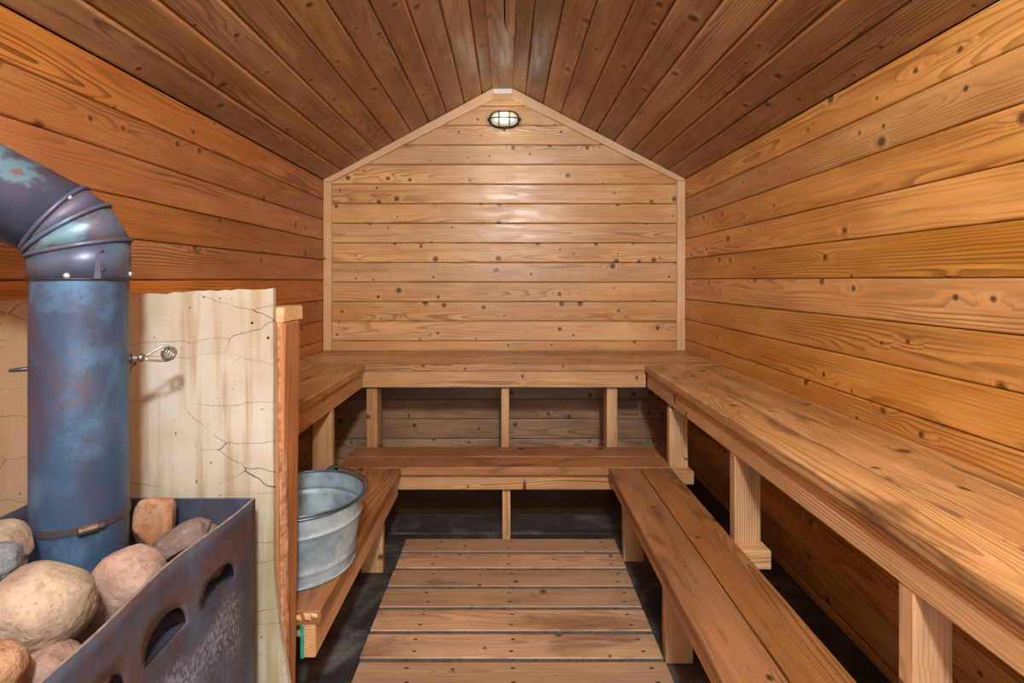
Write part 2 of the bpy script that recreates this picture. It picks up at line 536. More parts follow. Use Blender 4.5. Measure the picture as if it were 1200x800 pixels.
def cement():
    g = NT('cement_board')
    tc, r, p = g.obj(0.0)
    n1 = g.noise(p, 3.2, 5, 0.6)
    streak = g.noise(g.vmath('MULTIPLY', p, (34, 1, 2.2)), 1.0, 4, 0.6)
    gr = g.noise(p, 160, 3, 0.6)
    c = g.mix(g.smooth(n1, 0.35, 0.68), srgb(180, 168, 146), srgb(200, 194, 182))
    c = g.mix(g.smooth(streak, 0.46, 0.72, 0, .75), c, srgb(166, 138, 102))
    x, y, z = g.sep(tc)
    # scorched, yellowed area around and behind the flue
    c = g.mix(g.smooth(x, -0.90, -1.02, 0, .75), c, srgb(150, 116, 74))
    # bleached moisture band low down along the free edge
    c = g.mix(g.math('MULTIPLY', g.smooth(z, 0.85, 0.55, 0, .7), g.smooth(streak, 0.38, 0.58)), c, srgb(158, 150, 116))
    c = g.mix(g.smooth(gr, 0.6, 0.78, 0, .35), c, srgb(168, 150, 124))
    # crazing: a few long wandering cracks
    dn = g.n('ShaderNodeTexNoise')
    g.set(dn.inputs['Vector'], p)
    dn.inputs['Scale'].default_value = 7
    dn.inputs['Detail'].default_value = 4
    wv = g.vmath('ADD', g.vmath('MULTIPLY', p, (2.6, 1.0, 8.5)), g.vmath('MULTIPLY', dn.outputs['Color'], (0.35, 0.35, 0.5)))
    ck = None
    vo = g.n('ShaderNodeTexVoronoi', feature='DISTANCE_TO_EDGE')
    g.set(vo.inputs['Vector'], wv)
    vo.inputs['Scale'].default_value = 1.25
    ck = g.smooth(vo.outputs['Distance'], 0.0065, 0.0015)
    ck = g.math('MULTIPLY', ck, g.smooth(g.noise(p, 4.5, 2), 0.40, 0.50))
    c = g.mix(g.math('MULTIPLY', ck, .85), c, srgb(78, 62, 48))
    pv = g.noise(p, 75, 1)
    pit = g.smooth(pv, 0.76, 0.80)
    c = g.mix(g.math('MULTIPLY', pit, .7), c, srgb(90, 74, 60))
    g.set(g.b.inputs['Base Color'], c)
    g.b.inputs['Roughness'].default_value = 0.85
    g.b.inputs['Specular IOR Level'].default_value = 0.2
    h = g.math('SUBTRACT', g.math('MULTIPLY', gr, 0.3), g.math('ADD', ck, pit))
    g.bump(h, 0.5, 0.003)
    return g.m
M_CEMENT = cement()

def stone_mat(name, a, b, c3, sc=1.0):
    g = NT(name)
    tc, r, p = g.obj()
    n1 = g.noise(p, 14 * sc, 5, 0.65, 0.3)
    n2 = g.noise(p, 130 * sc, 3, 0.7)
    n3 = g.noise(p, 45 * sc, 4, 0.6)
    c = g.mix(g.smooth(n1, 0.36, 0.64), a, b)
    c = g.mix(g.smooth(n3, 0.52, 0.72, 0, .6), c, c3)
    c = g.mix(g.smooth(n2, 0.56, 0.72, 0, .45), c, srgb(92, 76, 70))
    c = g.mix(g.smooth(n2, 0.44, 0.28, 0, .35), c, srgb(212, 190, 172))
    g.set(g.b.inputs['Base Color'], c)
    g.b.inputs['Roughness'].default_value = 0.8
    g.b.inputs['Specular IOR Level'].default_value = 0.25
    g.bump(g.math('ADD', g.math('ADD', g.math('MULTIPLY', n1, 0.9), g.math('MULTIPLY', n3, 0.9)), g.math('MULTIPLY', n2, .5)), 0.8, 0.006)
    return g.m
M_ST_PINK = stone_mat('stone_pink_granite', srgb(150, 122, 108), srgb(176, 148, 132), srgb(140, 106, 92))
M_ST_TAN = stone_mat('stone_tan_granite', srgb(146, 128, 110), srgb(176, 158, 136), srgb(128, 108, 94))
M_ST_RUST = stone_mat('stone_rust_granite', srgb(156, 108, 76), srgb(172, 134, 104), srgb(132, 84, 56))
M_ST_BROWN = stone_mat('stone_brown_schist', srgb(112, 94, 86), srgb(134, 114, 106), srgb(92, 74, 68))
M_ST_GREY = stone_mat('stone_blue_grey', srgb(112, 118, 124), srgb(134, 140, 146), srgb(96, 98, 104))

M_GREEN = simple('green_end_paint', srgb(40, 168, 132), 0.5, 0, 40, srgb(24, 120, 96))
M_ENDGRAIN = simple('end_grain', srgb(232, 190, 140), 0.6, 0, 60, srgb(206, 150, 96), .6)
M_NAIL = simple('nail_iron', srgb(52, 36, 28), 0.6, 0.2)
M_BLACK = simple('lamp_black_paint', srgb(40, 46, 50), 0.4, 0.3)
M_WHITE = simple('white_paint', srgb(236, 234, 228), 0.5)

def lamp_glass():
    g = NT('lamp_glass')
    tc, r, p = g.obj(0.0)
    x, y, z = g.sep(tc)
    g.set(g.b.inputs['Base Color'], g.mix(g.smooth(g.noise(p, 14, 2), 0.42, 0.6), srgb(176, 196, 206), srgb(214, 200, 160)))
    g.b.inputs['Roughness'].default_value = 0.12
    g.b.inputs['Coat Weight'].default_value = 0.6
    g.b.inputs['Emission Color'].default_value = (1.0, 0.86, 0.62, 1)
    g.b.inputs['Emission Strength'].default_value = 0.22
    return g.m
M_GLASS = lamp_glass()

# ------------------------------------------------------------------ the room
XL, XR, YB, YF = -1.215, 1.170, 3.30, -0.90
EL, ER, APEX = 1.889, 1.895, 2.497
RX0, RX1 = -0.102, 0.034
SL = (APEX - EL) / (RX0 - XL)
SR = (APEX - ER) / (XR - RX1)
PT = 0.018

def poly_prism(name, pts, axis_lo, axis_hi, mat, plane='xz', **kw):
    """extrude a polygon given in xz along y (or in yz along x)"""
    n = len(pts)
    V = []
    for a in (axis_lo, axis_hi):
        for (u, v) in pts:
            V.append((u, a, v) if plane == 'xz' else (a, u, v))
    F = [(i, (i + 1) % n, n + (i + 1) % n, n + i) for i in range(n)] + [tuple(range(n)), tuple(range(n, 2 * n))]
    return link(name, mesh_from(name, V, F), mat, **kw)

def box(name, lo, hi, mat, parent=None):
    pts = [(lo[0], lo[2]), (hi[0], lo[2]), (hi[0], hi[2]), (lo[0], hi[2])]
    return poly_prism(name, pts, lo[1], hi[1], mat, parent=parent)

def struct(o, label):
    o['kind'] = 'structure'
    o['label'] = label
    return o

# floor
flo = struct(box('floor', (XL - .06, YF - .06, -0.08), (XR + .06, YB + .06, -0.018), M_BACKING), 'scuffed black boarded floor under the benches and duckboard')
for (a, b, m) in ((-0.90, 1.20, M_FLOOR), (1.204, 2.418, M_FLOOR), (2.424, 2.612, M_FLOOR), (2.616, 2.80, M_DARKBOARD), (2.803, 2.98, M_DARKBOARD), (2.983, 3.30, M_DARKBOARD)):  # brown rear boards carry the shadow under the benches in their colour
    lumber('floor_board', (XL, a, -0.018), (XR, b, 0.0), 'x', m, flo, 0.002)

wl = struct(box('wall_left', (XL - .06, YF - .06, 0), (XL - PT, YB + .06, EL + .02), M_BACKING), 'left side wall of wide orange stained tongue-and-groove boards')
wr = struct(box('wall_right', (XR + PT, YF - .06, 0), (XR + .06, YB + .06, ER + .02), M_BACKING), 'right side wall of golden orange tongue-and-groove boards above the long benches')
gable = [(XL - PT, 0), (XR + PT, 0), (XR + PT, ER), (RX1, APEX + .02), (RX0, APEX + .02), (XL - PT, EL)]
wb = struct(poly_prism('wall_back', gable, YB + PT, YB + .06, M_BACKING), 'gabled end wall of pale knotty boards behind the benches')
# front wall with the open doorway, behind the camera
DX0, DX1, DZ = -0.42, 0.62, 1.92
fr_pts = [(XL - PT, 0), (DX0, 0), (DX0, DZ), (DX1, DZ), (DX1, 0), (XR + PT, 0), (XR + PT, ER), (RX1, APEX + .02), (RX0, APEX + .02), (XL - PT, EL)]
wf = struct(poly_prism('wall_front', fr_pts, YF - .06, YF, M_RIGHT), 'boarded entrance wall with an open doorway')
ct = 0.05
cl = [(XL - .06, EL - .06 * SL + PT * 1.2), (RX0, APEX + PT * 1.2), ((RX0 + RX1) / 2, APEX + PT * 1.2 + .03), (RX1, APEX + PT * 1.2), (XR + .06, ER - .06 * SR + PT * 1.2)]
cl2 = [(x, z + ct) for (x, z) in reversed(cl)]
ceil = struct(poly_prism('ceiling', cl + cl2, YF - .06, YB + .06, M_BACKING), 'steep boarded ceiling of two brown slopes meeting at a ridge board')

PITCH = 0.1325
LEN = YB - YF
def wall_matrix(x, y, z, loc, depth=0.0006, rot=0.0012):
    M = axes(x, y, z, loc)
    return M @ Matrix.Translation((0, 0, random.uniform(-depth, depth * .3))) @ Matrix.Rotation(random.uniform(-rot, rot), 4, 'X')

side_mesh = plank_mesh(PITCH, -LEN / 2, LEN / 2)
for (par, mat, X, e, ax_x, ax_z) in ((wl, M_LEFT, XL, EL, (0, 1, 0), (1, 0, 0)), (wr, M_RIGHT, XR, ER, (0, -1, 0), (-1, 0, 0))):
    me = side_mesh.copy()
    me.materials.append(mat)
    k = 0
    while True:
        top = e - k * PITCH
        zc = top - PITCH / 2 + .005
        if top - PITCH < -0.001:
            w2 = top
            if w2 > 0.03:
                m2 = plank_mesh(w2, -LEN / 2, LEN / 2)
                m2.materials.append(mat)
                link('plank', m2, None, wall_matrix(ax_x, (0, 0, 1), ax_z, (X, (YB + YF) / 2, w2 / 2)), par)
            break
        link('plank', me, None, wall_matrix(ax_x, (0, 0, 1), ax_z, (X, (YB + YF) / 2, zc)), par)
        k += 1

# back wall boards, cut to the gable
BENCH_TOP = 0.74
BP = 0.1297
z0 = 0.829 - 7 * BP
full = plank_mesh(BP, XL, XR)
full.materials.append(M_BACK)
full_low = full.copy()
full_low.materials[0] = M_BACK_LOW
k = 0
while z0 + k * BP < APEX + 0.015:
    lo, hi = z0 + k * BP, z0 + (k + 1) * BP
    k += 1
    if hi <= 0.02:
        continue
    zc = (lo + hi) / 2
    wd = BP
    if lo < 0:
        lo, zc, wd = 0, hi / 2, hi
        me = plank_mesh(wd, XL, XR)
        me.materials.append(M_BACK)
    elif hi < EL:
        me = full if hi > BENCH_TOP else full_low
    else:
        if hi > APEX + .012:
            hi = APEX + .012
            zc, wd = (lo + hi) / 2, hi - lo
        fl = lambda y: max(XL, XL + (zc + y - EL) / SL)
        frr = lambda y: min(XR, XR - (zc + y - ER) / SR)
        me = plank_mesh(wd, fl, frr)
        me.materials.append(M_BACK)
    link('plank', me, None, wall_matrix((1, 0, 0), (0, 0, 1), (0, -1, 0), (0, YB, zc), rot=0.004), wb)

# ceiling boards; some have a paler strip along one joint edge
M_JOINT = wood('wood_pale_joint', srgb(206, 154, 102), srgb(188, 134, 82), srgb(144, 94, 52), srgb(80, 40, 20), 0.1, 0.5, 0.2, 0.008, 0.4)
cme = plank_mesh(PITCH, -LEN / 2, LEN / 2, ch=0.006)
cme.materials.append(M_CEIL)
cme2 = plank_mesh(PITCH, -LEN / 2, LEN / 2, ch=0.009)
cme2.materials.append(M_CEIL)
cme2.materials.append(M_JOINT)
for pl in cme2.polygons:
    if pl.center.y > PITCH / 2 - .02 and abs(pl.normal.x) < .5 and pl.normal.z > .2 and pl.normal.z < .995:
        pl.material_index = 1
for (X, e, s, sg) in ((XL, EL, SL, 1), (XR, ER, SR, -1)):
    th = math.atan(s)
    u = Vector((math.cos(th) * sg, 0, math.sin(th)))
    total = (RX0 - XL if sg > 0 else XR - RX1) / math.cos(th)
    xax = Vector((0, sg, 0))
    zax = xax.cross(u)
    k = 0
    while k * PITCH < total - 0.01:
        wd = min(PITCH, total + 0.03 - k * PITCH)
        if abs(wd - PITCH) < 1e-5:
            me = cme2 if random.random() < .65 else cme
        else:
            me = plank_mesh(wd, -LEN / 2, LEN / 2, ch=0.006)
            me.materials.append(M_CEIL)
        c = Vector((X, (YB + YF) / 2, e)) + u * (k * PITCH + wd / 2)
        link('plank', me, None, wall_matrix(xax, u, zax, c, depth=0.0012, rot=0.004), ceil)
        k += 1

# ridge board with a split-off strip
def ridge():
    zb, zt = APEX - 0.004, APEX + 0.012
    ys = 2.565
    # main board: right edge stepped in where the strip is split off
    arc = []
    for i in range(9):
        a = i / 8 * PI / 2
        arc.append((RX1 - 0.002 - 0.050 * math.sin(a), ys - 0.16 * (1 - math.cos(a))))
    pts = [(RX0, YF), (RX0, YB), (RX1 - .002, YB)] + arc + [(RX1 - .049, YF)]
    V = [(x - RX0 - .068, y - 1.2, z) for z in (zb, zt) for (x, y) in pts]
    n = len(pts)
    F = [(i, (i + 1) % n, n + (i + 1) % n, n + i) for i in range(n)] + [tuple(range(n)), tuple(range(n, 2 * n))]
    rot = Matrix.Rotation(-PI / 2, 4, 'Z')
    V = [rot @ Vector(v) for v in V]
    me = mesh_from('ridge_board', V, F)
    link('ridge_board', me, M_CEIL, Matrix.Translation((RX0 + .068, 1.2, 0)) @ rot.inverted(), ceil)
    arc2 = [(x + .003 + .0005 * i, y - .003) for i, (x, y) in enumerate(arc)]
    pts = [(RX1 + .004, YF), (RX1 + .002, ys - .01)] + arc2[1:] + [(RX1 - .044, YF)]
    V = [(x, y - 1.2, z) for z in (zb - .004, zt) for (x, y) in pts]
    n = len(pts)
    F = [(i, (i + 1) % n, n + (i + 1) % n, n + i) for i in range(n)] + [tuple(range(n)), tuple(range(n, 2 * n))]
    V = [rot @ Vector(v) for v in V]
    link('split_strip', mesh_from('split_strip', V, F), M_CEIL, Matrix.Translation((0, 1.2, 0)) @ rot.inverted(), ceil)
ridge()

# trims on the end wall
TT = 0.02
def trim(name, pts, label, y0=YB - TT, y1=YB + .001, mat=M_TRIM, ax='x'):
    """flat trim from a polygon in xz, local x along its longest edge"""
    P = [Vector((x, 0, z)) for (x, z) in pts]
    n = len(P)
    e = max(((P[(i + 1) % n] - P[i]) for i in range(n)), key=lambda v: v.length).normalized()
    zax = Vector((0, -1, 0))
    yax = zax.cross(e)
    c = sum(P, Vector()) / n
    M = axes(e, yax, zax, (c.x, y1, c.z))
    Mi = M.inverted()
    V = [Mi @ Vector((p.x, y, p.z)) for y in (y0, y1) for p in P]
    F = [(i, (i + 1) % n, n + (i + 1) % n, n + i) for i in range(n)] + [tuple(range(n)), tuple(range(n, 2 * n))]
    me = mesh_from(name, V, F)
    bm = bmesh.new()
    bm.from_mesh(me)
    bmesh.ops.bevel(bm, geom=list(bm.edges), offset=0.0015, segments=1, affect='EDGES')
    bm.to_mesh(me)
    bm.free()
    return struct(link(name, me, mat, M), label)
CW = 0.054
BT = 0.768   # upper bench top
trim('trim_1', [(XL + .001, BT), (XL + CW, BT), (XL + CW, EL - .012), (XL + .001, EL - .012)], 'pale upright corner trim between left wall and end wall')
trim('trim_2', [(XR - CW, BT), (XR - .001, BT), (XR - .001, ER - .012), (XR - CW, ER - .012)], 'pale upright corner trim between right wall and end wall')
RW = 0.062
trim('trim_3', [(XL + .001, EL - .010), (XL + CW, EL - .010), (RX0 + .004, APEX - RW - .012), (RX0 + .004, APEX - .002), (XL + .001, EL + .001)],
     'pale sloping trim under the left ceiling slope on the end wall')
trim('trim_4', [(XR - .001, ER - .010), (XR - CW, ER - .010), (RX1 - .004, APEX - RW - .012), (RX1 - .004, APEX - .002), (XR - .001, ER + .001)],
     'pale sloping trim under the right ceiling slope on the end wall')
trim('trim_5', [(RX0 + .006, APEX - .034), (RX1 - .006, APEX - .034), (RX1 - .006, APEX - .004), (RX0 + .006, APEX - .004)],
     'short white painted block below the ridge board', y0=YB - .016, mat=M_WHITE)

# ------------------------------------------------------------------ benches
LT = 0.378   # lower bench top
T2 = 0.038
BW, BG = 0.140, 0.0027

def seat_boards(par, axis, a0, a1, start, n, step, top, mat=M_BENCH, ends=None, gap=BG, bw=BW):
    for i in range(n):
        p = start + step * i * (bw + gap)
        q = p + step * bw
        lo, hi = min(p, q), max(p, q)
        e0 = a0 + (ends[i] if ends else 0)
        dz = random.uniform(-.0012, .0006)
        if axis == 'x':
            lumber('seat_board', (e0, lo, top - T2 + dz), (a1, hi, top + dz), 'x', mat, par, 0.004)
        else:
            lumber('seat_board', (lo, e0, top - T2 + dz), (hi, a1, top + dz), 'y', mat, par, 0.004)

UY = 2.732
# upper back
b = thing('sauna_bench', 'upper wooden bench running across the end wall between the two side benches', 'bench', (-.02, 3.0, 0))
seat_boards(b, 'x', XL + .003, XR - .003, YB - .002, 4, -1, BT, gap=.002)
lumber('fascia', (-.800, UY + .006, BT - T2 - .089), (.760, UY + .044, BT - T2), 'x', M_FRAME, b, 0.003)
for (x0, x1, d) in ((-.788, -.728, .10), (-.036, .008, .089), (.552, .612, .10)):
    lumber('post', (x0, 2.778, LT - T2 - .05), (x1, 2.778 + d, BT - T2), 'z', M_FRAME, b, 0.003)
lumber('sleeper', (-.80, 2.778, LT - T2 - .139), (.62, 2.816, LT - T2 - .05), 'x', M_DARKBOARD, b, 0.003)
for x0 in (-.80, .582):
    lumber('post', (x0, 2.820, 0), (x0 + .038, 2.909, LT - T2 - .05), 'z', M_DARKBOARD, b, 0.003)
lumber('back_rail', (XL + .003, YB - .042, BT - T2 - .089), (XR - .003, YB - .004, BT - T2), 'x', M_FRAME, b, 0.003)

# upper right
RU = 0.749
b = thing('sauna_bench', 'long upper wooden bench along the right wall, resin drips on its fascia', 'bench', (.95, 1.4, 0))
seat_boards(b, 'y', 0.12, UY - .003, RU, 3, 1, BT - .0005, bw=.1368, gap=.0042)
lumber('fascia', (RU + .017, .12, BT - T2 - .089), (RU + .055, UY + .004, BT - T2), 'y', M_FRAME, b, 0.003)
for y, wdt in ((2.367, .089), (1.686, .089), (.943, .076)):
    lumber('post', (.768, y, LT - T2), (.768 + wdt, y + .038, BT - T2 - .089), 'z', M_FRAME, b, 0.003)
    lumber('crosspiece', (RU + .055, y, BT - T2 - .089), (XR - .004, y + .038, BT - T2), 'x', M_FRAME, b, 0.003)
lumber('post', (.768, .16, LT - T2), (.857, .198, BT - T2 - .089), 'z', M_FRAME, b, 0.003)

# upper left
LU = -0.781
b = thing('sauna_bench', 'upper wooden bench along the left wall behind the stove partition', 'bench', (-1.0, 2.0, 0))
seat_boards(b, 'y', 1.335, UY - .003, LU, 3, -1, BT - .0005)
lumber('fascia', (LU - .055, 1.335, BT - T2 - .089), (LU - .017, UY + .004, BT - T2), 'y', M_FRAME, b, 0.003)
for y in (2.255, 1.36):
    lumber('post', (-.886, y, LT - T2), (-.797, y + .038, BT - T2 - .089), 'z', M_FRAME, b, 0.003)
    lumber('crosspiece', (XL + .004, y, BT - T2 - .089), (LU - .055, y + .038, BT - T2), 'x', M_FRAME, b, 0.003)

# lower back
LY = 2.270
b = thing('sauna_step_bench', 'low wooden bench in front of the end wall, between the two low side benches', 'bench', (0, 2.4, 0))
seat_boards(b, 'x', -.775, .747, LY, 2, 1, LT, ends=[0.0, 0.0], mat=M_STEP)
lumber('fascia', (-.52, LY + .034, LT - T2 - .078), (.505, LY + .072, LT - T2), 'x', M_FRAME, b, 0.003)
lumber('leg', (-.0255, LY + .073, 0), (.0125, LY + .162, LT - T2), 'z', M_FRAME, b, 0.003)
gp = link('painted_end', None or mesh_from('painted_end', [(0.5055, LY + .034, LT - T2 - .078), (0.5055, LY + .072, LT - T2 - .078), (0.5055, LY + .072, LT - T2), (0.5055, LY + .034, LT - T2),
          (0.5065, LY + .034, LT - T2 - .078), (0.5065, LY + .072, LT - T2 - .078), (0.5065, LY + .072, LT - T2), (0.5065, LY + .034, LT - T2)],
          [(0, 1, 2, 3), (4, 5, 6, 7), (0, 1, 5, 4), (2, 3, 7, 6), (1, 2, 6, 5), (0, 3, 7, 4)]), M_GREEN, None, b)
for (x0, x1) in ((-.74, -.70), (.70, .74)):
    lumber('leg', (x0, LY + .16, 0), (x1, LY + .25, LT - T2), 'z', M_FRAME, b, 0.003)

# lower right
RL = 0.459
b = thing('sauna_step_bench', 'low wooden step bench of two boards below the long right upper bench', 'bench', (.6, 1.3, 0))
seat_boards(b, 'y', 0.12, LY - .003, RL, 2, 1, LT - .0006, gap=.005, mat=M_STEP)
lumber('fascia', (RL + .010, .12, LT - T2 - .040), (RL + .048, LY - .01, LT - T2), 'y', M_FRAME, b, 0.003)
for y in (2.18, 1.60, .60):
    lumber('leg', (.507, y, 0), (.596, y + .038, LT - T2 - .04), 'z', M_FRAME, b, 0.003)
for y in (2.30, 1.62, .90, .12):
    lumber('bearer', (.507, y + .02, LT - T2 - .062), (.868, y + .105, LT - T2), 'x', M_FRAME, b, 0.003)
    lumber('leg', (.80, y + .04, 0), (.84, y + .10, LT - T2 - .062), 'z', M_FRAME, b, 0.003)

# lower left
LL = -0.486
b = thing('sauna_step_bench', 'low wooden step bench holding the metal tub, its torn end by the partition', 'bench', (-.62, 1.8, 0))
seat_boards(b, 'y', 1.300, LY - .003, LL, 2, -1, LT - .0006, ends=[-.012, .0], mat=M_STEP)
lumber('fascia', (LL - .050, 1.290, LT - T2 - .086), (LL - .012, LY - .01, LT - T2), 'y', M_FRAME, b, 0.003)
lumber('leg', (-.616, 2.097, 0), (-.527, 2.135, LT - T2), 'z', M_FRAME, b, 0.003)
lumber('bearer', (-.868, 2.23, LT - T2 - .062), (-.536, 2.30, LT - T2), 'x', M_FRAME, b, 0.003)
lumber('leg', (-.84, 2.24, 0), (-.80, 2.29, LT - T2 - .062), 'z', M_FRAME, b, 0.003)
lumber('bearer', (-.868, 1.33, LT - T2 - .062), (-.536, 1.40, LT - T2), 'x', M_FRAME, b, 0.003)
lumber('leg', (-.84, 1.34, 0), (-.80, 1.39, LT - T2 - .062), 'z', M_FRAME, b, 0.003)
def splinters(par):
    """torn pale splinters on the end of the front board"""
    rng = random.Random(4)
    for i in range(5):
        x = LL - .012 - i * .022
        zt = LT - .004 - rng.uniform(0, .008)
        L = rng.uniform(.010, .030) * (1.3 if i == 1 else 1)
        h = rng.uniform(.012, .026)
        yb = 1.292
        V = [(x - .012, yb, zt), (x + .012, yb, zt - .002), (x + .013, yb, zt - h), (x - .011, yb, zt - h), (x + rng.uniform(-.01, .01), yb - L, zt - h * .4 + .004)]
        F = [(0, 1, 2, 3), (0, 1, 4), (1, 2, 4), (2, 3, 4), (3, 0, 4)]
        link('splinter', mesh_from('splinter', V, F), M_ENDGRAIN, None, par)
splinters(b)
pe = mesh_from('painted_end', [(LL - .050, 1.2885, LT - T2 - .086), (LL - .041, 1.2885, LT - T2 - .086), (LL - .041, 1.2885, LT - T2 - .002), (LL - .050, 1.2885, LT - T2 - .002),
                               (LL - .050, 1.2897, LT - T2 - .086), (LL - .041, 1.2897, LT - T2 - .086), (LL - .041, 1.2897, LT - T2 - .002), (LL - .050, 1.2897, LT - T2 - .002)],
               [(0, 1, 2, 3), (4, 5, 6, 7), (0, 1, 5, 4), (2, 3, 7, 6), (1, 2, 6, 5), (0, 3, 7, 4)])
link('painted_end', pe, M_GREEN, None, b)

# ------------------------------------------------------------------ duckboard
DT = 0.058
db = thing('duckboard', 'slatted wooden duckboard lying on the black floor between the benches', 'duckboard', (0.01, 1.6, 0))
HD = CAM_Z - DT
pitch = 0.000177 * (HD / 0.00565) * 3.3
yb = HD * 584 / 303.0
M_EDGE = simple('slat_side_grey', srgb(112, 102, 94), 0.8, 0, 60, srgb(72, 64, 58), .8)  # slat sides greyer and darker than their tops
nail = ball('nail', 0.004, 0.3)
nail.materials.append(M_NAIL)
xl, xr = -0.459, 0.485
rng = random.Random(7)
for i in range(13):
    y1 = yb - i * pitch
    y0 = y1 - (pitch - 0.0155)
    dx = rng.uniform(-.004, .004)
    s = lumber('slat', (xl + dx, y0, DT - .020), (xr + dx * .5, y1, DT), 'x', M_DUCK, db, 0.003, jitter=0.0015)
    if len(s.data.materials) == 1:
        s.data.materials.append(M_EDGE)
        for pl in s.data.polygons:
            if abs(pl.normal.y) > .9:
                pl.material_index = 1
    for bx in (-.30, .015, .43):
        for t in (.25, .75):
            link('nail', nail, None, Matrix.Translation((bx + rng.uniform(-.012, .012), y0 + (y1 - y0) * t, DT + .0002)) @ Matrix.Diagonal((1.9, .8, 1, 1)), s)
for bx in (-.30, .015, .43):
    lumber('bearer', (bx - .035, yb - 13 * pitch + .02, 0), (bx + .035, yb - .004, DT - .0205), 'y', M_DUCK, db, 0.003)

# ------------------------------------------------------------------ partition with cement board
pt = thing('stove_partition', 'cracked beige cement board fixed to a rough timber stud behind the stove', 'partition', (-.85, 1.22, 0))
def cement_board():
    x0, x1 = XL + .002, -0.548
    y = 1.165
    nx, nz = 40, 50
    V, F = [], []
    rng = random.Random(3)
    rag = [rng.uniform(-.002, .002) for _ in range(nx + 1)]
    for side in (0, 1):
        for j in range(nz + 1):
            v = j / nz
            for i in range(nx + 1):
                u = i / nx
                top = CAM_Z - 0.0485 + 0.0285 * u
                X = x0 + (x1 - x0) * u
                Z = v * top + (rag[i] * (1.5 if .35 < u < .9 else .6) if j == nz else 0)
                bow = 0.0
                if Z < .58:
                    X += min(1.3, (.58 - Z) / .29) ** 1.5 * .036 * u ** 4
                V.append((X, y - bow + side * .012, Z))
    n = (nx + 1) * (nz + 1)
    idx = lambda s, i, j: s * n + j * (nx + 1) + i
    for s in (0, 1):
        for j in range(nz):
            for i in range(nx):
                F.append((idx(s, i, j), idx(s, i + 1, j), idx(s, i + 1, j + 1), idx(s, i, j + 1)))
    for i in range(nx):
        F.append((idx(0, i, 0), idx(0, i + 1, 0), idx(1, i + 1, 0), idx(1, i, 0)))
        F.append((idx(0, i, nz), idx(0, i + 1, nz), idx(1, i + 1, nz), idx(1, i, nz)))
    for j in range(nz):
        F.append((idx(0, 0, j), idx(0, 0, j + 1), idx(1, 0, j + 1), idx(1, 0, j)))
        F.append((idx(0, nx, j), idx(0, nx, j + 1), idx(1, nx, j + 1), idx(1, nx, j)))
    me = smooth_angle(mesh_from('cement_board', V, F), 40)
    cb = link('cement_board', me, M_CEMENT, None, pt)
    sc = ball('screw', .0032, .4)
    sc.materials.append(M_NAIL)
    for (x, z) in ((-.597, CAM_Z - .100), (-.560, CAM_Z - .135)):
        link('screw', sc, None, Matrix.Translation((x, y - .0008, z)) @ Matrix.Rotation(PI / 2, 4, 'X'), cb)
cement_board()
STZ = CAM_Z - .102
sd_ = lumber('stud', (-.594, 1.181, 0), (-.535, 1.269, STZ), 'z', M_STUD, pt, 0.004)
sd_.matrix_basis = sd_.matrix_basis @ Matrix.Rotation(.012, 4, 'Z')
# rough waney strip along the exposed corner of the stud
def waney():
    rng = random.Random(9)
    nz, na = 90, 6
    V, F = [], []
    for j in range(nz + 1):
        z = STZ * j / nz
        for i in range(na + 1):
            a = i / na
            # from front face round the corner to the side face
            X = -.5405 - .007 * (1 - a) * (1 - a) + .001
            Y = 1.178 + .026 * a
            bulge = .0045 * math.sin(a * PI) * (0.5 + 0.9 * noise.noise(Vector((a * 2.0, z * 22, 3))) + .5 * noise.noise(Vector((a * 5, z * 70, 1))))
            V.append((X + bulge * .9 + (STZ - z) * .012, Y - bulge * .6 + .001, z))
    for j in range(nz):
        for i in range(na):
            a = j * (na + 1) + i
            F.append((a, a + 1, a + na + 2, a + na + 1))
    o = len(V)
    me = mesh_from('waney_edge', V, F, True)
    ob = link('waney_edge', me, M_WANEY, None, pt)
    sm = ob.modifiers.new('solid', 'SOLIDIFY')
    sm.thickness = .004
    sm.offset = -1
waney()
cap = lumber('cap_rail', (XL + .004, 1.180, STZ), (-.532, 1.292, STZ + .037), 'x', M_FRAME, pt, 0.003)
poly = [(-.5318, 1.183, STZ + .003), (-.5318, 1.289, STZ + .003), (-.5318, 1.289, STZ + .034), (-.5318, 1.183, STZ + .034)]
V = poly + [(x + .001, y, z) for (x, y, z) in poly]
link('sawn_end', mesh_from('sawn_end', V, [(0, 1, 2, 3), (4, 5, 6, 7), (0, 1, 5, 4), (2, 3, 7, 6), (1, 2, 6, 5), (0, 3, 7, 4)]), M_ENDGRAIN, None, cap)
for x in (-.90, -1.19):
    lumber('stud', (x - .019, 1.180, 0), (x + .019, 1.268, STZ), 'z', M_STUD, pt, 0.003)

# ------------------------------------------------------------------ stove
SX1, SX0, SY1, SY0, STOP = -0.557, -1.030, 1.100, 0.42, CAM_Z - 0.4810
st = thing('sauna_stove', 'blued steel sauna stove box with half-moon vents, open top filled with rocks', 'stove', (-.79, .76, 0))

def bulge(y, z):
    t = max(0.0, 1 - abs(y - .845) / .20)
    t = t * t * (3 - 2 * t)
    k = min(1, max(0, (z - (STOP - .16)) / .16))
    return -.016 * t * k

def slot_outline(yc, zb, L=.105, H=.047):
    pts = []
    for i in range(15):
        a = PI * i / 14
        pts.append((yc + math.cos(a) * L / 2, zb + (math.sin(a) ** .75) * H))
    return pts

